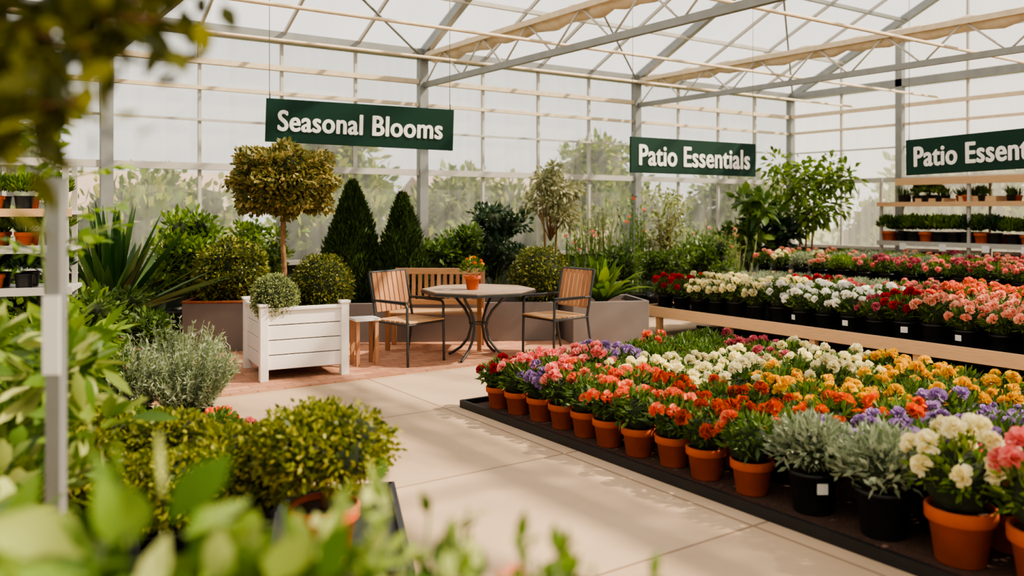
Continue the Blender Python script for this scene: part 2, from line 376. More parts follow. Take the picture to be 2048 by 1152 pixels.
def flowerpot(fk,kind='terra',R=.105,H=.17,heads=9,hr=.045,spread=.155,fh=.22,leaf='mid',mixk=None,tag=False,small=False,np_=36):
    mb=MB(); pot(mb,R,H,kind)
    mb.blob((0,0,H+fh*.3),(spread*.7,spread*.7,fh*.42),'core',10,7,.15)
    n=300; v=sph(n,-.5); n=len(v); P=v*np.array((spread,spread,fh*.5))*(.55+.45*rng.random(n))[:,None]+np.array((0,0,H+fh*.42))
    P[:,2]=np.maximum(P[:,2],H*.92)
    mb.leaves(P,v+rng.normal(size=(n,3))*.5+np.array((0,0,.35)),.055*(.6+.7*rng.random(n)),.022,leaf,((0,.2),(.45,1),(1,.08)),flat=.6)
    k=0; tries=0; C=[]
    while k<heads and tries<400:
        tries+=1; v=sph(1,.12)[0]; c=v*np.array((spread*1.02,spread*1.02,fh*.62))*(.88+.25*rng.random())+np.array((0,0,H+fh*.42))
        if all(np.linalg.norm(c-q)>hr*1.5 for q in C): C.append(c); k+=1
    for c in C:
        kk=fk if (mixk is None or rng.random()<.6) else mixk
        petals(mb,c,np.array((c[0]*2.5,c[1]*2.5,.35)),hr*(.8+.35*rng.random()),'f_'+kk,np_)
        mb.tube([(c[0]*.4,c[1]*.4,H),(c[0]*.9,c[1]*.9,c[2]-hr*.2)],.003,'stem',4)
    if tag: mb.box((0,-R*1.0,H*.62),(.055,.003,.05),'label')
    return mb
# outdoor trees
tm=shrub(2600,2.0,3.6,.34,'outleaf',24,.6,5,1.2,core=True).mesh('outdoor_tree')
tm2=shrub(2600,2.4,3.4,.36,'outleaf2',24,.6,5,.5,core=True).mesh('outdoor_tree_pale')
for (x,y,s,mm) in ((-4.5,18.5,.85,tm),(.6,20.5,.85,tm),(4.2,18.5,.62,tm2),(8.5,21,.8,tm),(12.5,20,.7,tm2),(17.5,21,.8,tm),(19.8,17,.7,tm2),(23.5,12,.85,tm2),(22,7,.7,tm),(23.5,2,.8,tm2)):
    obj('garden_tree',mm,(x,y,-.3),random.random()*6,s)
hm=shrub(2200,2.3,1.9,.22,'outleaf',24,.6,0,0).mesh('outdoor_hedge')
for x in (-5.2,-1.4,2.4,6.2,10,13.8): obj('garden_hedge',hm,(x,14.2,-.2),random.random()*.3,(.8,.45,.95))
for y in (11,7.2,3.4,-.4): obj('garden_hedge',hm,(18.3,y,-.2),1.57,(.8,.45,.9))
# distant building roofs
b=MB(); M['bld']=mat('outdoor_building',(176,154,138),.9,0,.1,1)
b.box((0,0,.9),(9,4,1.8),'bld'); b.add([(-4.7,-2.2,1.8),(4.7,-2.2,1.8),(4.7,2.2,1.8),(-4.7,2.2,1.8),(-4.7,0,3),(4.7,0,3)],[(0,1,5,4),(3,4,5,2),(0,4,3),(1,2,5)],'bld')
obj('neighbouring_building',b,(3.5,28,-.2)); obj('neighbouring_building',b,(19,27,-.2))

# ---------------------------------------------------------------- planters & topiary
def rot2(a): c,s=math.cos(a),math.sin(a); return [[c,-s,0],[s,c,0],[0,0,1]]
# white planter (local frame, then rotated)
wp=MB(); S_=.82; Hh=.68
for sx in(-1,1):
    for sy in(-1,1):
        wp.box((sx*(S_/2-.035),sy*(S_/2-.035),Hh/2),(.075,.075,Hh),'white'); wp.box((sx*(S_/2-.035),sy*(S_/2-.035),Hh+.012),(.1,.1,.024),'white')
bh=.128
for i in range(4):
    z=.1+bh/2+i*(bh+.008)
    for a in range(4):
        R=rot2(a*math.pi/2); c=np.array(R)@np.array((0,-(S_/2-.04),z)); wp.box(c,(S_-.1,.024,bh),'white',R)
for a in range(4):
    R=rot2(a*math.pi/2); c=np.array(R)@np.array((0,-(S_/2-.035),.652)); wp.box(c,(S_-.1,.06,.03),'white',R)
wp.box((0,0,.36),(S_-.11,S_-.11,.44),'soil')
PW=(-2.14,8.38); AW=math.radians(28)
o=obj('white_planter_box',wp,at(*PW,PV),AW-TH,1.02,bevel=.005)
# standard tree
st=MB(); st.tube([(0,0,.59),(.012,0,.9),(-.01,.005,1.3),(.0,0,1.7)],[.03,.026,.024,.03],'bark',10)
for i in range(9):
    a=i*.7; st.tube([(0,0,1.5+.02*i),(math.cos(a)*.2,math.sin(a)*.2,1.7),(math.cos(a)*.36,math.sin(a)*.36,1.85)],[.016,.01,.005],'bark',6)
ball(.49,'boxd',9000,.05,.78,1.89,.71,.18,mb=st)
obj('topiary_standard_tree',st,at(-2.26,8.42))
bb=ball(.3,'box',4200,.028).mesh('boxwood_ball')
sb=ball(.3,'silverbox',4200,.028).mesh('silver_boxwood_ball')
obj('boxwood_ball',bb,at(-1.89,8.46,.85),0,1.02)
obj('boxwood_ball',sb,at(-2.25,8.05,.77),1,.74)
# small side table tucked behind the planter
s_=MB(); s_.box((0,0,.47),(.26,.24,.025),'white')
for sx in(-1,1):
    for sy in(-1,1): s_.box((sx*.1,sy*.09,.229),(.035,.035,.458),'slatV')
obj('side_table',s_,at(-1.52,8.75,PV),AW-TH)
def planter(name,w,d,h,loc,rz,rim='grey',soilc='soil'):
    b=MB(); t=.035
    b.box((0,-d/2+t/2,h/2),(w,t,h),'grey'); b.box((0,d/2-t/2,h/2),(w,t,h),'grey')
    b.box((-w/2+t/2,0,h/2),(t,d-2*t,h),'grey'); b.box((w/2-t/2,0,h/2),(t,d-2*t,h),'grey')
    b.box((0,0,h*.45),(w-2*t,d-2*t,h*.86),soilc)
    if rim!='grey':
        for sy in(-1,1): b.box((0,sy*(d/2-t/2),h+.012),(w+.01,.05,.024),rim)
        for sx in(-1,1): b.box((sx*(w/2-t/2),0,h+.012),(.05,d-.05,.024),rim)
    return obj(name,b,loc,rz,bevel=.006)
aP=math.radians(4)
planter('grey_planter_box',1.5,.85,.54,at(-2.98,10.0,PV),aP-TH,'rust','rust')
planter('long_grey_planter',2.55,.75,.47,at(-.80,10.62,PV),aP-TH)
planter('square_grey_planter',.95,.8,.5,at(1.1,10.5,PV),math.radians(12)-TH)
obj('boxwood_ball',ball(.3,'box',5200,.03,z=0,noise=.08),at(-3.28,9.95,.86),0,1.38)
obj('boxwood_ball',bb,at(-3.62,10.2,.84),2,1.12)
obj('boxwood_ball',bb,at(.36,10.66,.74),3,1.3)
obj('conifer_tree',conifer(.37,1.56,'con',8500),at(-2.02,10.75,.42))
obj('conifer_tree',conifer(.31,1.40,'con',7000),at(-1.38,10.7,.42))
# canna in square planter
cn=spiky(60,.5,1.0,.12,'bright',0,.4,.95,.8); obj('canna_plant',cn,at(1.1,10.5,.46))

# ---------------------------------------------------------------- patio furniture
def chair():
    b=MB(); r=.0145
    for sx in(-1,1):
        x=sx*.265
        b.tube([(x,-.25,0),(x,-.245,.3),(x,-.24,.6),(x,-.225,.625),(x,-.18,.635),(x,.1,.64),(x,.26,.645)],r,'metal',8)
        b.tube([(x,.3,0),(x,.25,.25),(x,.22,.44),(x,.27,.68),(x,.33,.93)],r,'metal',8)
        b.tube([(x,-.245,.42),(x,.22,.43)],r*.9,'metal',8)
        b.box((x,-.03,.652),(.04,.42,.012),'metal')
    for y,z in((-.245,.42),(.22,.43)): b.tube([(-.265,y,z),(.265,y,z)],r*.9,'metal',8)
    b.tube([(-.265,.33,.93),(.265,.33,.93)],r,'metal',8); b.tube([(-.265,.25,.53),(.265,.25,.53)],r*.9,'metal',8)
    for i in range(7): b.box((0,-.235+i*.072,.444),(.51,.06,.016),'slatH')
    for i in range(7):
        x=-.21+i*.07; b.beam((x,.235,.52),(x,.318,.925),.058,.014,'slatV')
    return b
cm=chair().mesh('patio_chair')
def face(fr,fd): # rotate local -Y to walkway direction
    return math.atan2(fr,-fd)
obj('patio_chair',cm,at(-1.08,8.93,PV),face(.78,-.62)-TH,bevel=.002)
obj('patio_chair',cm,at(.48,9.3,PV),face(-.80,-.6)-TH,bevel=.002)
t=MB(); R=.62
def ngon(b,R,z0,z1,n,k,ph=0):
    vs=[(R*math.cos(ph+6.2832*i/n),R*math.sin(ph+6.2832*i/n),z) for z in(z0,z1) for i in range(n)]
    b.add(vs,[list(range(n))[::-1],[n+i for i in range(n)]]+[(i,(i+1)%n,n+(i+1)%n,n+i) for i in range(n)],k)
ngon(t,R,.700,.728,8,'metal',.2); ngon(t,R-.012,.728,.742,8,'tabletop',.2)
for i in range(4):
    a=i*math.pi/2+.5; c,s=math.cos(a),math.sin(a)
    pts=[(.33,.70),(.27,.62),(.17,.52),(.11,.42),(.09,.33),(.13,.2),(.22,.1),(.33,.03),(.37,.014)]
    t.tube([(c*u,s*u,z) for u,z in pts],.0155,'metal',8)
t.tube([(.1*math.cos(k*.3927),.1*math.sin(k*.3927),.37) for k in range(17)],.008,'metal',6)
obj('patio_table',t,at(-.36,9.15,PV),0,bevel=.002)
fl=MB(); pot(fl,.085,.15,'terra'); n=150; v=sph(n,-.2); n=len(v)
fl.leaves(v*np.array((.1,.1,.1))+np.array((0,0,.2)),v+np.array((0,0,.6)),.06,.022,'mid',flat=.6)
for i in range(16):
    v=sph(1,.1)[0]; c=v*np.array((.11,.11,.1))+np.array((0,0,.24)); petals(fl,c,v,.022,'f_'+('yellow' if i%3 else 'orange'),14)
obj('potted_flower',fl,at(-.42,9.05,.742+PV))
bn=MB()
for sx in(-1,1):
    x=sx*.52; bn.box((x,-.22,.3),(.05,.05,.6),'slatV'); bn.beam((x,.2,0),(x,.3,.88),.05,.05,'slatV'); bn.box((x,0,.6),(.06,.5,.03),'slatH'); bn.box((x,0,.38),(.04,.44,.05),'slatV')
for i in range(5): bn.box((0,-.2+i*.095,.42),(1.06,.08,.02),'slatH')
bn.beam((-.52,.3,.86),(.52,.3,.86),.03,.07,'slatH'); bn.beam((-.52,.255,.5),(.52,.255,.5),.03,.06,'slatH')
for i in range(13): 
    x=-.45+i*.075; bn.beam((x,.255,.5),(x,.3,.85),.045,.016,'slatV')
obj('garden_bench',bn,at(-.88,9.82,PV),math.radians(-2)-TH,bevel=.003)

# ---------------------------------------------------------------- signs
def sign(name,txt,l,r_,ztop_l,ztop_r,h,tw,shift=0):
    a=Vector(at(l[0],l[1],ztop_l)); b_=Vector(at(r_[0],r_[1],ztop_r)); w=(b_-a).length
    sb=MB(); sb.box((0,0,0),(w,.03,h),'signgreen')
    for sx in(-1,1): sb.tube([(sx*(w/2-.04),0,h/2),(sx*(w/2-.04),0,h/2+.06)],.006,'galv',6)
    o=obj(name,sb,(0,0,0),bevel=.003)
    d=(b_-a).normalized(); ctr=(a+b_)/2-Vector((0,0,h/2)); yaw=math.atan2(d.y,d.x)
    o.location=ctr; o.rotation_euler=(0,-math.asin(d.z),yaw)
    cu=bpy.data.curves.new('lettering','FONT'); cu.body=txt; cu.size=.3; cu.align_x='CENTER'; cu.align_y='CENTER'; cu.extrude=.002; cu.offset=0.0; cu.space_character=1.05; cu.resolution_u=4
    to=bpy.data.objects.new('tmp',cu); SC.objects.link(to); bpy.context.view_layer.update()
    dg=bpy.context.evaluated_depsgraph_get(); me=bpy.data.meshes.new_from_object(to.evaluated_get(dg)); me.name='lettering'
    bpy.data.objects.remove(to)
    co=np.array([v.co[:] for v in me.vertices]); fc=[list(p.vertices) for p in me.polygons]
    ww=co[:,0].max()-co[:,0].min(); s=w*tw/ww; cy=(co[:,1].max()+co[:,1].min())/2
    lb=MB()   # bold lettering: strokes thickened in a small ring
    for i in range(9):
        aa=i*math.pi/4; rr=.0085 if i<8 else 0
        lb.add(co+np.array((rr*1.2*math.cos(aa),rr*.7*math.sin(aa)-cy,.0003*i)),fc,'letter')
    lt=obj('lettering',lb); lt.parent=o; lt.rotation_euler=(math.pi/2,0,0); lt.scale=(s,s*1.22,1); lt.location=(shift,-.019,0)
    # suspension wires to the roof bars
    wm=MB()
    for sx in(-1,1):
        q=ctr+d*(sx*(w/2-.04)); top=EZ+min(Y1-q.y,q.y-Y0)*SL
        wm.tube([(q.x,q.y,q.z+h/2),(q.x,q.y,top)],.004,'galv',5)
    wo=obj('suspension_wires',wm); wo.parent=o; bpy.context.view_layer.update(); wo.matrix_parent_inverse=o.matrix_world.inverted()
sign('hanging_sign','Seasonal Blooms',(-2.61,9.0),(-.66,9.55),2.785,2.725,.46,.87)
sign('hanging_sign','Patio Essentials',(1.51,10.86),(3.43,12.0),2.54,2.53,.46,.88)
sign('hanging_sign','Patio Essentials',(5.26,11.33),(6.22,9.37),2.53,2.56,.47,.88)

# ---------------------------------------------------------------- flower tray
tr=MB(); TX0,TX1,TY0,TY1=3.58,6.45,.9,5.9
tr.box(((TX0+TX1)/2,(TY0+TY1)/2,.012),(TX1-TX0,TY1-TY0,.02),'soil')
for a in(TX0,TX1): tr.box((a,(TY0+TY1)/2,.03),(.03,TY1-TY0+.03,.06),'black')
for a in(TY0,TY1): tr.box(((TX0+TX1)/2,a,.03),(TX1-TX0,.03,.06),'black')
obj('plant_display_tray',tr)
FM={}
def fm(fk,kind,leaf='mid',var=0,**kw):
    key=(fk,kind,leaf,var,tuple(kw.items()))
    if key not in FM:
        if fk=='green':
            mb=MB(); pot(mb,.12,.2,kind); n=900; v=sph(n,-.5); n=len(v)
            P=v*np.array((.2,.2,.14))*(.5+.55*rng.random(n))[:,None]+np.array((0,0,.3)); P[:,2]=np.maximum(P[:,2],.17)
            mb.blob((0,0,.27),(.13,.13,.09),'core',10,6,.1)
            mb.leaves(P,v+rng.normal(size=(n,3))*.5+np.array((0,0,.4)),.05*(.6+.7*rng.random(n)),.018,leaf,((0,.2),(.45,1),(1,.08)),flat=.8)
            if kw.get('tag'): mb.box((.0,-.125,.14),(.05,.003,.05),'label')
            FM[key]=mb.mesh('foliage_pot')
        else: FM[key]=flowerpot(fk,kind,leaf=leaf,**kw).mesh(fk+'_pot')
    return FM[key]
NM={'red':'potted_red_carnation','pink':'potted_pink_carnation','coral':'potted_coral_carnation','orange':'potted_orange_marigold','rust':'potted_rust_marigold','yellow':'potted_yellow_marigold','cream':'potted_cream_carnation','white':'potted_white_geranium','lav':'potted_lavender_aster','mauve':'potted_mauve_carnation','peach':'potted_peach_geranium','green':'potted_foliage_plant'}
front=[(5.66,'red','terra'),(5.41,'pink','terra'),(5.14,'lav','terra'),(4.87,'pink','terra'),(4.6,'coral','terra'),(4.33,'coral','terra'),(4.05,'coral','terra'),(3.77,'coral','terra'),(3.48,'rust','terra'),(3.15,'coral','terra')]
for i,(y,c,k) in enumerate(front):
    obj(NM[c],fm(c,k,heads=7 if i!=9 else 3,var=i%2),(3.8+random.uniform(-.02,.02),y,.022),random.random()*6,1.0+.12*(i/9))
obj(NM['green'],fm('green','black','ros',tag=True),(3.84,2.78,.022),-.6,1.1)
obj(NM['green'],fm('green','black','ros'),(3.84,2.38,.022),1,1.15)
bigw=flowerpot('cream','terra',R=.14,H=.24,heads=16,hr=.052,spread=.2,fh=.32,leaf='bright',np_=44).mesh('big_white')
bigp=flowerpot('pink','terra',R=.14,H=.24,heads=15,hr=.05,spread=.19,fh=.32,leaf='bright',mixk='peach',np_=44).mesh('big_pink')
obj('potted_white_carnation',bigw,(3.83,2.0,.022),0,1.05); obj('potted_pink_carnation',bigp,(3.84,1.64,.022),2,1.08)
obj('potted_pink_carnation',bigp,(3.84,1.25,.022),4)
def tcol(X,Y):
    if X<4.3: return 'pink' if Y>5.2 else 'coral' if Y>4.1 else 'rust' if Y>3.05 else 'lav' if Y>2.1 else 'pink'
    if X<4.65: return 'pink' if Y>5.2 else 'cream' if Y>4.05 else 'rust' if Y>3.5 else 'orange' if Y>3.1 else 'lav' if Y>2.2 else 'pink'
    if X<5.0: return 'lav' if Y>5.4 else 'cream' if Y>4.0 else 'yellow' if Y>3.1 else 'orange' if Y>2.9 else 'lav'
    if X<5.35: return 'green' if Y>5.3 else 'cream' if Y>4.2 else 'yellow' if Y>2.9 else 'lav'
    if X<5.7: return 'coral' if Y>5.4 else 'green' if Y>4.9 else 'cream' if Y>3.8 else 'yellow' if Y>2.7 else 'lav'
    if X<6.05: return 'green' if Y>5.1 else 'mauve' if Y>4.5 else 'cream' if Y>3.5 else 'yellow'
    return 'green' if Y>5.3 else 'mauve' if Y>4.6 else 'cream' if Y>3.9 else 'yellow'
g=empty('massed_potted_tray_flowers')
for i,X in enumerate((4.13,4.47,4.81,5.15,5.49,5.83,6.17)):
    Y=5.66-.1*(i%2)
    while Y>1.1:
        c=tcol(X,Y+random.uniform(-.15,.15)); kd='terra' if (i+int(Y*3))%3 else 'black'
        if c!='green' and random.random()<.05: c='green'
        me=fm(c,kd,heads=8,var=random.randint(0,1)) if c!='green' else fm('green',kd,'mid')
        obj(NM[c]+'_pot',me,(X+random.uniform(-.03,.03),Y+random.uniform(-.03,.03),.022),random.random()*6,random.uniform(.95,1.16) if c!='green' else .95,parent=g)
        Y-=.31
# ---------------------------------------------------------------- right display bench
bt=MB(); BX0,BX1,BY0,BY1=7.7,10.2,1.6,8.15
bt.box(((BX0+BX1)/2,(BY0+BY1)/2,.30),(BX1-BX0,BY1-BY0,.03),'black')
for a in(BX0,BX1): bt.box((a,(BY0+BY1)/2,.3),(.035,BY1-BY0+.03,.13),'pine')
for a in(BY0,BY1): bt.box(((BX0+BX1)/2,a,.3),(BX1-BX0,.035,.13),'pine')
y=BY1-.25
while y>BY0:
    for a in(BX0+.05,BX1-.05): bt.box((a,y,.12),(.07,.07,.24),'pine')
    y-=1.15
bt.box((BX0+.9,(BY0+BY1)/2,.02),(.04,BY1-BY0-.2,.04),'black')
obj('display_bench',bt,bevel=.004)
def bcol(i,Y):
    if i==0: 
        return 'red' if Y>7.6 else 'green' if Y>7.3 else 'cream' if Y>6.4 else 'white' if Y>5.25 else 'mauve' if Y>4.95 else 'red' if Y>4.6 else 'peach' if Y>3.5 else 'pink'
    if i==1: return 'green' if Y>7.6 else 'cream' if Y>6.5 else 'white' if Y>5.2 else 'red' if Y>4.7 else 'peach'
    if i==2: return 'red' if Y>7.4 else 'cream' if Y>6.3 else 'white' if Y>5.1 else 'red' if Y>4.8 else 'peach' if Y>3.9 else 'coral'
    if i==3: return 'green' if Y>6.8 else 'red' if Y>6.2 else 'pink' if Y>5.2 else 'coral' if Y>4.4 else 'peach'
    return 'green' if Y>6 else 'pink' if Y>5.2 else 'coral'
g=empty('massed_potted_bench_flowers')
for i,X in enumerate((7.92,8.28,8.66,9.05,9.5,9.92)):
    Y=7.98
    while Y>1.8:
        c=bcol(i,Y+random.uniform(-.1,.1))
        me=fm(c,'black',heads=9,tag=(i==0 and random.random()<.2)) if c!='green' else fm('green','black','ros' if i>2 else 'mid')
        obj(NM[c]+'_pot',me,(X+random.uniform(-.02,.02),Y,.316),random.uniform(-.4,.4)-math.pi/2,random.uniform(.98,1.2) if c!='green' else .9,parent=g)
        Y-=.3
B2=9.35
bt=MB(); bt.box((12.2,(3.5+B2)/2,.5),(2.2,B2-3.5,.05),'black')
for a in(11.1,13.3): bt.box((a,(3.5+B2)/2,.5),(.035,B2-3.47,.13),'pine')
for a in(3.5,B2): bt.box((12.2,a,.5),(2.2,.035,.13),'pine')
for y in(3.8,5.6,7.4,9.1):
    for a in(11.15,13.25): bt.box((a,y,.22),(.07,.07,.44),'pine')
obj('display_bench',bt,bevel=.004)
g=empty('massed_rear_bench_plants')
for i,X in enumerate((11.35,11.8,12.25,12.7,13.1)):
    Y=9.15
    while Y>3.8:
        c=random.choice(['green','green','green','peach','green','cream'] if Y>7.6 else ['mauve','pink','green','peach','green','pink']) 
        me=fm(c,'black',heads=9) if c!='green' else fm('green','black','ros' if (i+int(Y*2))%3 else 'bright')
        obj(NM[c]+'_pot',me,(X,Y,.525),random.random()*6,random.uniform(.9,1.05) if c!='green' else .9,parent=g)
        Y-=.36
# ---------------------------------------------------------------- shelving rack right
rk=MB(); 
for y in(8.75,7.2,5.6,4.0):
    for x in(14.05,14.75): rk.box((x,y,1.08),(.045,.045,2.16),'alu')
for z in(.38,1.02,1.70): 
    rk.box((14.4,6.375,z),(.8,4.85,.035),'alu' if z<1.5 else 'pine'); rk.box((14.0,6.375,z),(.03,4.85,.08),'alu' if z<1.5 else 'pine')
rk.box((14.4,6.0,2.08),(.8,4.9,.03),'pine'); rk.box((14.0,6.0,2.09),(.03,4.9,.12),'pine')
obj('plant_shelving_rack',rk)
sm=[]
for kk,kind in(('mid','terra'),('bright','black'),('dark','black')):
    mb=MB(); pot(mb,.075,.12,kind); n=200; v=sph(n,-.2); mb.leaves(v*np.array((.1,.1,.09))*(.6+.4*rng.random((n,1)))+np.array((0,0,.17)),v+np.array((0,0,.8)),.08,.028,kk,flat=.6); sm.append(mb.mesh('seedling_pot'))
for kk in('blade','mid'):
    mb=spiky(26,.12,.24,.018,kk,.1,.2,.7,.6); pot(mb,.07,.12,'terra' if kk=='blade' else 'black'); sm.append(mb.mesh('grass_pot'))
g=empty('shelved_seedling_pots')
for z in(.4,1.04,1.72):
    y=8.65
    while y>3.8:
        for x in(14.13,14.36,14.6):
            if z<1 : me=fm(random.choice(['pink','red','mauve','coral']),'black',heads=9); s=.9
            else: me=sm[random.choice([0,1,0,2]) if z<1.5 else random.choice([3,4,1,3])]; s=random.uniform(1.3,1.6) if z<1.5 else random.uniform(.9,1.2)
            if z>1.5 and random.random()<.4: continue
            obj('seedling_pot',me,(x,y+random.uniform(-.02,.02),z),random.random()*6,s,parent=g)
        y-=.23 if z>1 else .3
    if z==1.04:
        for yy in (8.3,7.6,6.9,6.3):
            b=MB(); b.box((13.975,yy,.97),(.004,.12,.11),'label'); o=obj('shelf_label',b); o.parent=g
b=MB(); b.box((14.3,7.9,1.76),(.4,.5,.08),'pine'); b.box((14.3,7.1,1.78),(.4,.6,.1),'pine'); obj('wooden_seed_crates',b)

# ---------------------------------------------------------------- plants along the back wall
def potted(name,mb,r,d,R=.22,H=.35,kind='black',s=1,rz=0): pot(mb,R,H,kind); return obj(name,mb,at(r,d),rz,s)
potted('yucca_plant',spiky(95,.85,1.35,.1,'blade',.45,.06,1.15,.4),-4.25,9.0,.26,.5)
potted('bright_shrub',shrub(2600,.5,1.15,.09,'bright',18,.5,8,.35),-3.95,10.35,.28,.4)
potted('bright_shrub',shrub(1300,.36,1.2,.08,'bright',12,.5,8,.5,core=False),-3.25,11.1,.22,.4)
potted('dark_shrub',shrub(2200,.45,1.0,.08,'mid',16,.5,8,.3),-.85,11.6,.25,.4)
potted('dark_shrub',shrub(2600,.46,1.35,.075,'dark',20,.5,8,.3),-.25,11.9,.25,.4)
def smalltree(k,h,crx,crh,n,ls,trunks=1,core=False):
    mb=MB(); 
    for t in range(trunks):
        ox=(t-(trunks-1)/2)*.13; mb.tube([(ox,0,.3),(ox*1.5+.02,.02,h*.45),(ox*2.2,0,h*.75)],[.022,.018,.01],'bark',7)
    cs=[]
    for i in range(18):
        a=rng.random()*6.28; u=rng.random()**.5; z=h-crh*rng.random()**.8-.05
        c=np.array((crx*u*math.cos(a),crx*u*math.sin(a),z)); cs.append(c); mb.tube([(0,0,h*.5),(c[0]*.5,c[1]*.5,(h*.5+z)/2+.05),tuple(c)],[.01,.007,.003],'bark',5)
    cs=np.array(cs); idx=rng.integers(0,18,n); v=nrm(rng.normal(size=(n,3)))
    P=cs[idx]+v*.17*crx/.4*rng.random((n,1))**.5
    mb.leaves(P,v+np.array((0,0,-.1)),ls*(.6+.7*rng.random(n)),ls*.5,k,((0,.1),(.4,1),(.7,.7),(1,.05)),bend=.2,flat=.7); return mb
potted('silver_leaf_tree',smalltree('sil',2.28,.36,1.0,1900,.085,2),.57,12.7,.2,.4)
potted('ornamental_tree',smalltree('bright',2.65,.7,1.15,1400,.14,3),5.4,15.6,.25,.5)
potted('ornamental_tree',smalltree('reed',1.95,.32,.9,700,.08,2),2.45,13.6,.2,.4)
potted('fiddle_leaf_plant',shrub(420,.5,1.35,.24,'mid',14,.55,10,.5,.2,.1,core=False),4.15,14.95,.25,.5)
potted('fiddle_leaf_plant',shrub(300,.4,1.0,.2,'dark',12,.55,10,.5,.2,.1,core=False),4.75,15.4,.25,.5)
def reeds(n,h,k,sp=.25,fk=None):
    mb=MB(); P=np.stack([rng.normal(size=n)*sp*.6,rng.normal(size=n)*sp*.6,np.full(n,.3)],1)
    D=np.stack([rng.normal(size=n)*.1,rng.normal(size=n)*.1,np.ones(n)],1)
    L_=(h-.3)*(.6+.4*rng.random(n)); mb.leaves(P,D,L_,.02,k,((0,.6),(.4,1),(.8,.7),(1,.1)),bend=.05,flat=.2)
    m=n*10; i=rng.integers(0,n,m); t=rng.random(m)**.8; PP=P[i]+nrm(D[i])*(L_[i]*t)[:,None]
    mb.leaves(PP,rng.normal(size=(m,3))*.6+np.array((0,0,.5)),.08,.025,k,flat=.7)
    if fk:
        for i in range(0,n,8):
            c=P[i]+nrm(D[i])*L_[i]*.97; petals(mb,c,(0,0,1),.036,'f_'+fk,14)
    return mb
potted('ornamental_grass',reeds(60,1.9,'reed',.28),1.3,13.0,.25,.3)
potted('tall_flowering_plant',reeds(36,1.85,'mid',.2,'coral'),1.95,13.3,.25,.3)
potted('ornamental_grass',reeds(90,1.35,'mid',.35),2.95,13.9,.3,.3)
potted('ornamental_grass',reeds(60,1.4,'reed',.3,'peach'),3.5,14.25,.3,.3)
potted('tall_flowering_plant',reeds(40,1.45,'mid',.25,'pink'),.95,12.4,.25,.3)
for (r,d) in ((1.6,12.3),(2.3,12.9),(3.1,13.3)):
    potted('leafy_shrub',shrub(1200,.42,.8,.07,'mid',12,.5,6,.3),r,d,.25,.3)

# ---------------------------------------------------------------- left side greenery
sa=shrub(1700,.34,.5,.06,'mid',16,.45,8,.2); pot(sa,.17,.22,'black'); sa=sa.mesh('leafy_shrub')
sb2=shrub(1200,.34,.55,.09,'bright',14,.5,8,.2,.1); pot(sb2,.17,.22,'black'); sb2=sb2.mesh('leafy_shrub2')
def rosemary(n,h,rx):
    mb=MB(); pot(mb,.17,.24,'black')
    for i in range(n):
        a=rng.random()*6.28; u=rng.random()**.5; top=np.array((rx*u*math.cos(a),rx*u*math.sin(a),.24+h*(.6+.4*rng.random())*(1-.35*u*u)))
        base=np.array((top[0]*.35,top[1]*.35,.22)); mb.tube([base,(base+top)/2+np.array((0,0,.03)),top],.003,'stem',4)
        m=40; t=rng.random(m); P=base+(top-base)*(.15+.85*t[:,None]); v=nrm(rng.normal(size=(m,3))+np.array((0,0,.9)))
        mb.leaves(P,v,.038,.009,'ros')
    return mb
rm=rosemary(120,.5,.34).mesh('rosemary_bush')
for r,d,s in((-2.2,5.75,1.05),(-2.6,5.7,1.05),(-2.45,6.35,1.1)): obj('rosemary_bush',rm,at(r,d),random.random()*6,s)
for i,(r,d,s,me) in enumerate(((-3.1,5.7,1.2,sb2),(-2.75,5.0,.9,sa),(-3.6,6.9,1.2,sa),(-4.2,7.5,1.4,sb2),(-2.1,4.75,.7,sb2),(-2.6,4.3,1.1,sb2),(-3.3,5.0,1.2,sa),(-3.9,8.2,1.1,sa),(-3.35,7.7,.9,sa),(-1.7,4.75,.6,sa))):
    obj('leafy_shrub',me,at(r,d),i*1.3,s)
for r,d,c,s in((-1.82,5.2,'coral',.9),(-1.58,5.1,'pink',.8),(-2.98,6.3,'pink',1.5),(-3.4,6.45,'mauve',1.4),(-3.65,7.55,'pink',1.3)): obj(NM[c],fm(c,'black',heads=9),at(r,d),1,s)
# black tray & boxwood in front left
b=MB(); TZ=.10
b.box((0,0,TZ),(2.0,1.1,.03),'black')
for sx in(-1,1): b.box((sx*1.0,0,TZ+.02),(.03,1.13,.08),'black')
for sy in(-1,1): b.box((0,sy*.55,TZ+.02),(2.0,.03,.08),'black')
for sx in(-.9,0,.9):
    for sy in(-.45,.45): b.box((sx,sy,TZ/2-.005),(.08,.08,TZ-.02),'black')
obj('plant_display_tray',b,at(-1.50,3.75),math.radians(12)-TH)
def bushy(mb,R,z,n,k,ls):
    for i in range(11):
        v=sph(1,-.3)[0]; c=v*R*.5; ball(R*.52,k,n//11,ls,.7,z+c[2]*.5,.8,.18,mb=mb,c=(c[0],c[1]))
bx=MB(); pot(bx,.145,.25,'terra'); bx.tube([(0,0,.2),(0,0,.45)],.015,'bark',6); bushy(bx,.31,.47,8000,'boxnear',.028)
bxt=bx.mesh('boxwood'); obj('potted_boxwood',bxt,at(-.79,3.58,TZ+.016),0,1.0)
bx=MB(); pot(bx,.13,.2,'black'); bx.box((.02,-.133,.13),(.07,.003,.07),'label'); bushy(bx,.28,.37,6500,'boxnear',.03); bxb=bx.mesh('boxwood_b')
for r,d,rz,s in((-1.15,3.68,-TH,1.0),(-1.55,3.95,1,1.0),(-1.42,3.5,2,.9),(-2.0,3.95,3,1.05),(-1.85,3.5,4,1)): obj('potted_boxwood',bxb,at(r,d,TZ+.016),rz,s)
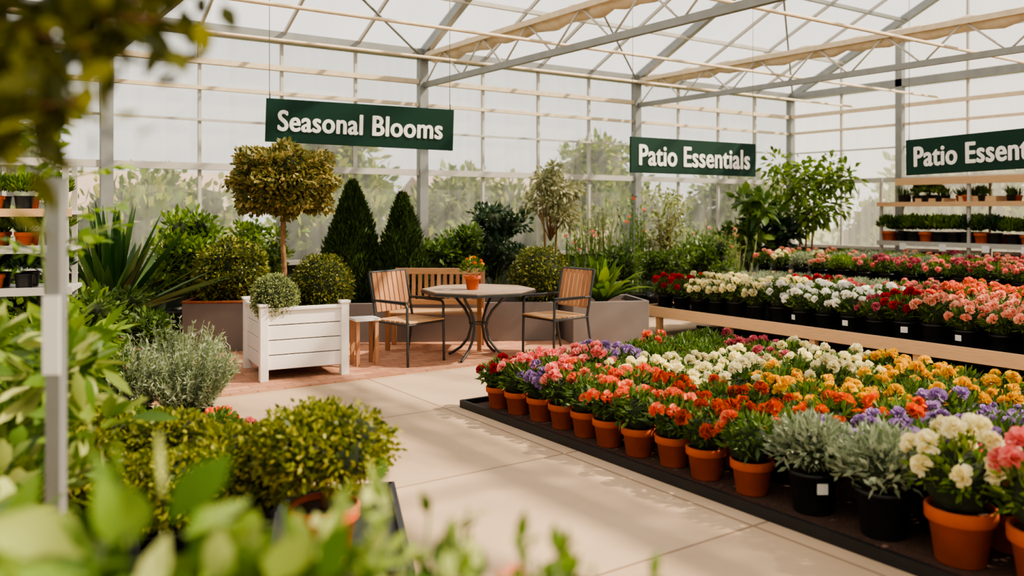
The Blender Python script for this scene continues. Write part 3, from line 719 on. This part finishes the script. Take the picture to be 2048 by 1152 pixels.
# shelving left
rk=MB()
for x in(-.6,.6):
    for y in(-.25,.25): rk.box((x,y,.98),(.04,.04,1.96),'alu')
for z in(.35,.98,1.30,1.58): rk.box((0,0,z),(1.3,.6,.03),'alu'); rk.box((0,-.3,z),(1.3,.02,.06),'pine' if z>1.5 else 'alu')
obj('plant_shelving_rack',rk,at(-4.1,6.6),math.radians(20)-TH)
g=empty('shelved_seedling_trays',at(-4.1,6.6))
g.rotation_euler=(0,0,math.radians(20)-TH)
for z in(.365,.995,1.315,1.595):
    for i in range(6):
        for y in(-.15,.12): obj('seedling_pot',sm[random.choice([0,1,2,3,1])],(-.5+i*.2,y,z),random.random()*6,.95,parent=g)
# pole with label and climbing vine
b=MB(); b.box((0,0,.845),(.04,.04,1.69),'galv'); b.box((0,0,.01),(.14,.14,.02),'galv'); b.box((0,-.026,1.25),(.048,.004,.22),'label'); obj('support_post',b,at(-1.287,2.4),-TH)
vn=MB(); pot(vn,.16,.25,'black'); vn.tube([(0,0,.2),(.03,0,.9),(-.02,.02,1.5),(.05,0,1.95)],[.012,.01,.007,.004],'stem',6)
for i in range(22):
    z=1.45+rng.random()*.6; a=rng.random()*6.28; L_=.12+.2*rng.random(); e=np.array((math.cos(a)*L_,math.sin(a)*L_,z+.02)); vn.tube([(0.02,0,z-.06),tuple(e)],.003,'stem',4)
    n=9; P=np.array((0.02,0,z-.06))+(e-np.array((0.02,0,z-.06)))*np.linspace(.3,1,n)[:,None]; vn.leaves(P,rng.normal(size=(n,3))*.6+np.array((math.cos(a),math.sin(a),-.2)),.06,.028,'bright',((0,.1),(.4,1),(.7,.7),(1,.05)),flat=.5)
obj('climbing_vine',vn,at(-1.72,3.15))
# large leaf plants near left
def leafy(name,r,d,h,rx,n,ls,k,z0,asp=.42,kind='black',cl=14,s=1):
    mb=shrub(n,rx,h-z0,ls,k,cl,asp,cl,z0,.15,.12,core=False,flatten=.7); mb.tube([(0,0,.25),(0.01,0,z0+.05)],.015,'bark',7); pot(mb,.2,.32,kind); obj(name,mb,at(r,d),random.random()*6,s)
leafy('laurel_shrub',-1.62,2.75,1.2,.3,520,.12,'laurel',.45)
leafy('laurel_shrub',-2.0,3.3,1.22,.36,700,.11,'bright',.45)
leafy('laurel_shrub',-.66,1.12,1.20,.24,320,.13,'laurel',.72,.5)
leafy('laurel_shrub',-.38,1.1,1.09,.16,170,.11,'laurel',.72,.5)
leafy('laurel_shrub',-1.2,1.75,1.02,.24,340,.12,'laurel',.5,.5)
def sprig(name,r,d,h,rx,n,k,fl_=4):
    mb=MB(); pot(mb,.16,.26,'terra'); 
    for i in range(n):
        a=rng.random()*6.28; u=rng.random()**.5; top=np.array((rx*u*math.cos(a),rx*u*math.sin(a),h*(.84+.16*rng.random()))); base=np.array((top[0]*.15,top[1]*.15,.24))
        mb.tube([base,(base*.4+top*.6)+np.array((0,0,.05)),top],.0035,'stem',4)
        m=20; t=.55+.45*rng.random(m)**.7; P=base+(top-base)*t[:,None]; mb.leaves(P,rng.normal(size=(m,3))*.6+np.array((0,0,.6)),.05,.022,k,((0,.1),(.4,1),(.7,.75),(1,.05)),flat=.6)
    for i in range(fl_):
        a=rng.random()*6.28; petals(mb,(rx*.7*math.cos(a),rx*.7*math.sin(a),h*.91),(0,0,1),.02,'f_peach',14)
    obj(name,mb,at(r,d))
sprig('flowering_shrub',-.2,1.3,1.15,.19,46,'laurel',2); sprig('flowering_shrub',.06,1.25,1.12,.16,34,'bright',6)
# overhanging tree at upper left
ot=MB(); pot(ot,.22,.4,'terra'); ot.tube([(0,0,.35),(.02,.0,1.0),(0,.03,1.6),(.05,0,2.1)],[.03,.026,.022,.012],'bark',8)
def wl(r,d,z,base): q=at(r,d,z); return np.array((q[0]-base[0],q[1]-base[1],z))
base=at(-1.15,1.25)
ends=[(-.66,1.2,1.8),(-.6,1.25,1.86),(-.68,1.2,1.73),(-.72,1.15,1.68),(-.78,1.25,1.88),(-.55,1.3,1.93),(-.78,1.2,1.66),(-.58,1.25,1.92),(-.5,1.3,1.94),(-.72,1.25,1.92),(-.68,1.2,1.79),(-.6,1.18,1.75),(-.52,1.25,1.88),(-.6,1.2,1.83)]
for e in ends:
    E=wl(*e,base); S0=np.array((0.02,0,1.55+.3*rng.random())); mid=(S0+E)/2+np.array((0,0,.07)); ot.tube([S0,mid,E],[.01,.007,.003],'bark',6)
    n=44; P=mid+(E-mid)*(rng.random((n,1))**.7)*1.05+rng.normal(size=(n,3))*.035; ot.leaves(P,rng.normal(size=(n,3))*.6+np.array((0,0,-.3)),.06*(.7+.5*rng.random(n)),.03,'olive',((0,.1),(.35,1),(.7,.75),(1,.05)),fold=.1,flat=.7,bend=.1)
obj('olive_tree',ot,base)

# ---------------------------------------------------------------- light, world, camera
w=bpy.data.worlds.new('World'); bpy.context.scene.world=w; w.use_nodes=True; nt=w.node_tree
bg=nt.nodes['Background']; tc=nt.nodes.new('ShaderNodeTexCoord'); sx=nt.nodes.new('ShaderNodeSeparateXYZ'); cr=nt.nodes.new('ShaderNodeValToRGB')
cr.color_ramp.elements[0].position=0.0; cr.color_ramp.elements[0].color=lin((236,230,218)); cr.color_ramp.elements[1].position=.7; cr.color_ramp.elements[1].color=lin((230,230,230))
nt.links.new(tc.outputs['Generated'],sx.inputs[0]); nt.links.new(sx.outputs['Z'],cr.inputs[0]); nt.links.new(cr.outputs[0],bg.inputs['Color']); bg.inputs['Strength'].default_value=1.3
sd=bpy.data.lights.new('sun','SUN'); sd.energy=9.0; sd.angle=math.radians(1.8); sd.color=(1,.84,.64)
so=bpy.data.objects.new('sun',sd); SC.objects.link(so); so.location=(10,-8,15)
q=at(-1.0,.0); so.rotation_euler=Vector((q[0],q[1],-.95)).to_track_quat('-Z','Y').to_euler()
cd=bpy.data.cameras.new('camera'); cd.lens=36*1700/2048; cd.sensor_width=36; cd.shift_y=-156/2048; cd.clip_start=.05
cd.dof.use_dof=True; cd.dof.focus_distance=7.2; cd.dof.aperture_fstop=1.25
co=bpy.data.objects.new('camera',cd); SC.objects.link(co); co.location=(0,0,1.6); co.rotation_euler=(math.pi/2,0,-TH)
bpy.context.scene.camera=co
bpy.context.scene.view_settings.view_transform='AgX'
bpy.context.scene.view_settings.look='AgX - Medium High Contrast'
bpy.context.scene.view_settings.exposure=0.32
